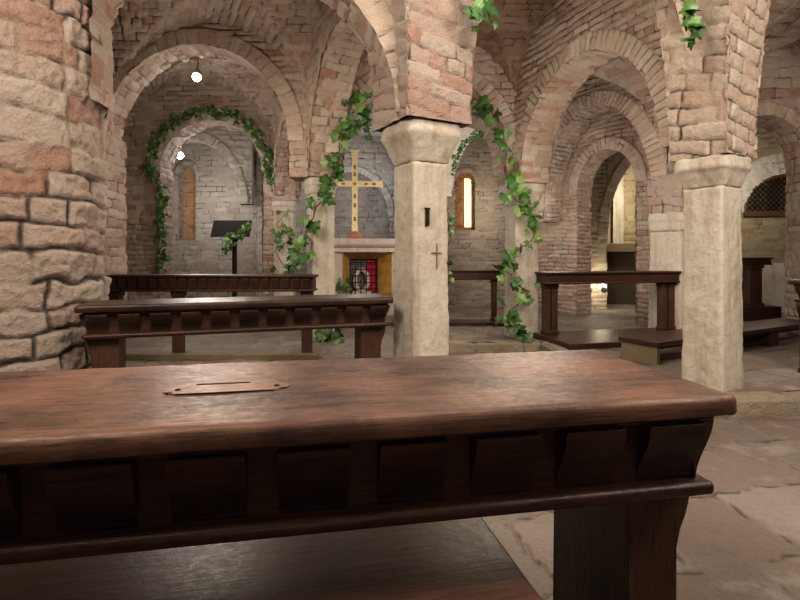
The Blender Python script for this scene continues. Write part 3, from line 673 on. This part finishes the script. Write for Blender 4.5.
lamp('lit spot lamp hanging from the crown of the left vault', PX(197, 76, 7.2), (0, -.5, -1), 3, .06, wire=[(0, 0, .08), (.01, .02, .2), (.0, .03, .34)])
lamp('lit spot lamp at the left springing of the ivy arch', PX(179, 155, 9.1), (.6, .2, -.3), 6, .06, (.95, .97, 1), wire=[(0, 0, .0), (-.12, .0, .02), (-.25, 0, .03)])
lamp('lit floor lamp on the paving of the right chapel', PX(603, 288, 9.4), (.1, .8, .6), 5, .06, (1, .85, .6))

# ------------------------------------------------------------------ ivy
LEAFSHAPE = [(0, 0), (.22, -.16), (.5, -.02), (.40, .22), (.52, .52), (.26, .56), (0, 1.0), (-.26, .56), (-.52, .52), (-.40, .22), (-.5, -.02), (-.22, -.16)]
def ivy(label, path, n, size, spread, seed, facing=(0, -1, .1), sag=.02, loc=None, stem_r=.006):
    rnd = random.Random(seed); P = [Vector(p) for p in path]
    seg = [(b-a).length for a, b in zip(P, P[1:])]; tot = sum(seg)
    def at(s):
        s *= tot
        for a, b, l in zip(P, P[1:], seg):
            if s <= l or b is P[-1]: return a.lerp(b, min(1, s/max(l, 1e-6)))
            s -= l
    base = P[0]; t = thing('ivy_garland', label, 'ivy', base)
    st = []
    m = max(8, int(tot/.06))
    for i in range(m+1):
        p = at(i/m); w = 1.0*sag; st.append(p-base+Vector((rnd.uniform(-w, w), rnd.uniform(-w, .3*w), rnd.uniform(-w, w))))
    bm = NB(); tube(bm, st, stem_r, 5); obj('stem', bm, STEM, t, True)
    vs, fs, cs = [], [], []; k = 0
    f0 = Vector(facing).normalized()
    for i in range(n):
        p = at(rnd.random())-base; g = Vector((rnd.gauss(0, 1), rnd.gauss(0, .45), rnd.gauss(0, 1)))*spread*.55; p = p+g
        p += f0*rnd.uniform(.01, .05)
        nm = (f0+Vector((rnd.gauss(0, .55), rnd.gauss(0, .3), rnd.gauss(.15, .5)))).normalized()
        up = Vector((rnd.gauss(0, .8), rnd.gauss(0, .2), rnd.gauss(-.55, .6))); x = up.cross(nm).normalized(); y = nm.cross(x)
        s = size*rnd.uniform(.6, 1.15); cv = rnd.uniform(.1, .35); r = rnd.random(); r2 = rnd.random()**2
        vs.append(p+y*s*.35-nm*0+nm*s*.05); cs.append((r, min(1, r2+.35), 0, 1)); c0 = k; k += 1
        for (a, b) in LEAFSHAPE:
            q = p+x*a*s+y*b*s-nm*s*cv*(a*a+(b-.35)**2)*.8; vs.append(q); cs.append((r, r2*.6, 0, 1)); k += 1
        for j in range(12): fs.append((c0, c0+1+j, c0+1+(j+1) % 12))
    me = bpy.data.meshes.new('foliage'); me.from_pydata([tuple(v) for v in vs], [], fs)
    a = me.color_attributes.new('bk', 'FLOAT_COLOR', 'POINT'); a.data.foreach_set('color', np.array(cs, np.float32).ravel())
    me.materials.append(LEAF); o = bpy.data.objects.new('foliage', me); COL.objects.link(o); o.parent = t
    return t
d2 = 8.45
d2 = 8.38
arc = [PX(163, y, d2) for y in (272, 240, 215, 190)]+[(-3.2-1.0*math.cos(R(a)), d2, 2.62+1.0*math.sin(R(a))) for a in range(0, 181, 12)]+[PX(272, 182, d2)]
ivy('long leafy ivy garland framing the inner left arch', arc, 420, .085, .085, 1)
ivy('thick ivy trailing down the column left of the golden cross', [PX(x, y, 6.3) for x, y in ((346, 128), (338, 150), (334, 168), (330, 190), (318, 205), (308, 228), (300, 250), (290, 268), (296, 278))], 58, .145, .12, 2, stem_r=.009)
ivy('ivy spray hanging at the upper left of the altar arch', [PX(x, y, 6.25) for x, y in ((378, 90), (366, 100), (354, 112), (347, 126))]+[PX(372, 126, 6.25)], 34, .14, .14, 3)
ivy('long ivy strand descending from the altar arch and winding around the slim column', [PX(x, y, 6.2) for x, y in ((458, 88), (470, 95), (484, 106), (497, 118), (503, 132), (505, 155), (508, 180), (514, 200), (528, 205), (536, 222), (534, 240), (508, 255), (505, 270), (518, 285), (530, 292), (516, 305), (506, 318), (512, 330), (524, 326))], 105, .135, .1, 4, stem_r=.008)
ivy('ivy tuft hanging from the top of the arch beside the central pillar', [PX(x, y, 3.75) for x, y in ((474, -14), (480, 2), (486, 14), (480, 24))], 20, .11, .1, 5)
ivy('ivy sprig hanging from the vault above the right pillar', [PX(x, y, 3.7) for x, y in ((672, -14), (684, 4), (692, 20), (690, 42))], 17, .11, .09, 6)
ivy('small ivy sprig laid over the black lectern', [PX(x, y, 7.6) for x, y in ((250, 226), (240, 234), (230, 241), (226, 246))], 26, .11, .1, 7)
ivy('sparse ivy climbing the small left column', [PX(x, y, 8.3) for x, y in ((290, 208), (276, 225), (292, 238), (274, 250), (286, 268))], 18, .12, .12, 8)
ivy('ivy trail lying on the paving beneath the second desk', [PX(x, y, 6.1) for x, y in ((320, 330), (322, 342), (330, 347), (338, 340))], 20, .14, .13, 9)
ivy('thin ivy line along the small arch behind the central pillar', [PX(x, y, 6.35) for x, y in ((453, 172), (456, 156), (464, 144), (474, 136), (483, 132))], 55, .055, .035, 10)
ivy('few ivy leaves on the right edge of the central pillar', [PX(x, y, 4.15) for x, y in ((449, 215), (450, 235), (449, 262), (450, 285))], 9, .06, .02, 11)
ivy('little ivy plant at the foot of the altar niche', [PX(x, y, 8.5) for x, y in ((338, 292), (340, 286), (346, 283))], 12, .11, .1, 12)

# ------------------------------------------------------------------ light
W = bpy.data.worlds.new('world'); bpy.context.scene.world = W; W.use_nodes = True
W.node_tree.nodes['Background'].inputs[0].default_value = (.9, .8, .7, 1); W.node_tree.nodes['Background'].inputs[1].default_value = .15
def light(kind, loc, power, col=(1, .86, .7), size=.4, aim=None, name='fill_light'):  # added fill lights without visible fixtures, brightening the bays
    l = bpy.data.lights.new(name, kind); l.energy = power; l.color = col
    if kind == 'AREA': l.shape = 'DISK'; l.size = size
    else: l.shadow_soft_size = size
    if kind == 'SPOT': l.spot_size = R(110); l.spot_blend = .8
    o = bpy.data.objects.new(name, l); COL.objects.link(o); o.location = loc
    if aim is not None: o.rotation_euler = (Vector(aim)-Vector(loc)).to_track_quat('-Z', 'Y').to_euler()
    return o
light('AREA', (-1.8, .4, 3.6), 88, size=1.6, aim=(-1.2, 4.5, 1.8))
light('AREA', (3.2, .6, 3.5), 84, size=1.6, aim=(2.2, 5, 1.8))
light('AREA', (.6, 2.4, 3.9), 30, size=1.2, aim=(.6, 2.6, 0))
light('AREA', (.4, -1.2, 1.5), 3.5, (1, .9, .8), 1.2, aim=(.3, 1.2, .6))  # low fill added behind the camera for desk front and floor
light('AREA', (2.6, 1.6, 3.2), 22, (1, .9, .8), .8, aim=(2.2, 2.6, 0))
light('POINT', (-1.9, 5.2, 2.2), 34, size=.35)
light('POINT', (1.2, 5.2, 2.0), 28, size=.35)
light('POINT', (3.4, 5.2, 2.0), 30, (1, .88, .74), .3)
light('POINT', (-2.7, 7.6, 2.2), 16, (1, .9, .8), .3)
light('POINT', (.3, 7.6, 2.0), 12, (1, .92, .85), .3)
light('POINT', (2.35, 7.8, 1.9), 22, (1, .9, .78), .3)
light('POINT', (1.6, 9.6, 2.2), 14, (1, .85, .65), .25)
light('POINT', (-4.1, 10.2, 2.4), 32, (1, .96, .9), .2)
light('POINT', (-.9, 10.3, 2.6), 24, (.85, .92, 1), .2)
light('AREA', (4.9, 10.15, 2.9), 26, (1, .88, .66), .4, aim=(4.9, 11.6, 1.4))
light('POINT', (6.2, 8.2, 2.4), 24, (1, .9, .75), .2)
sc = bpy.context.scene
sc.view_settings.view_transform = 'Standard'; sc.view_settings.look = 'Medium High Contrast'; sc.view_settings.exposure = .68
sc.cycles.max_bounces = 8; sc.cycles.diffuse_bounces = 5; sc.cycles.sample_clamp_indirect = 4
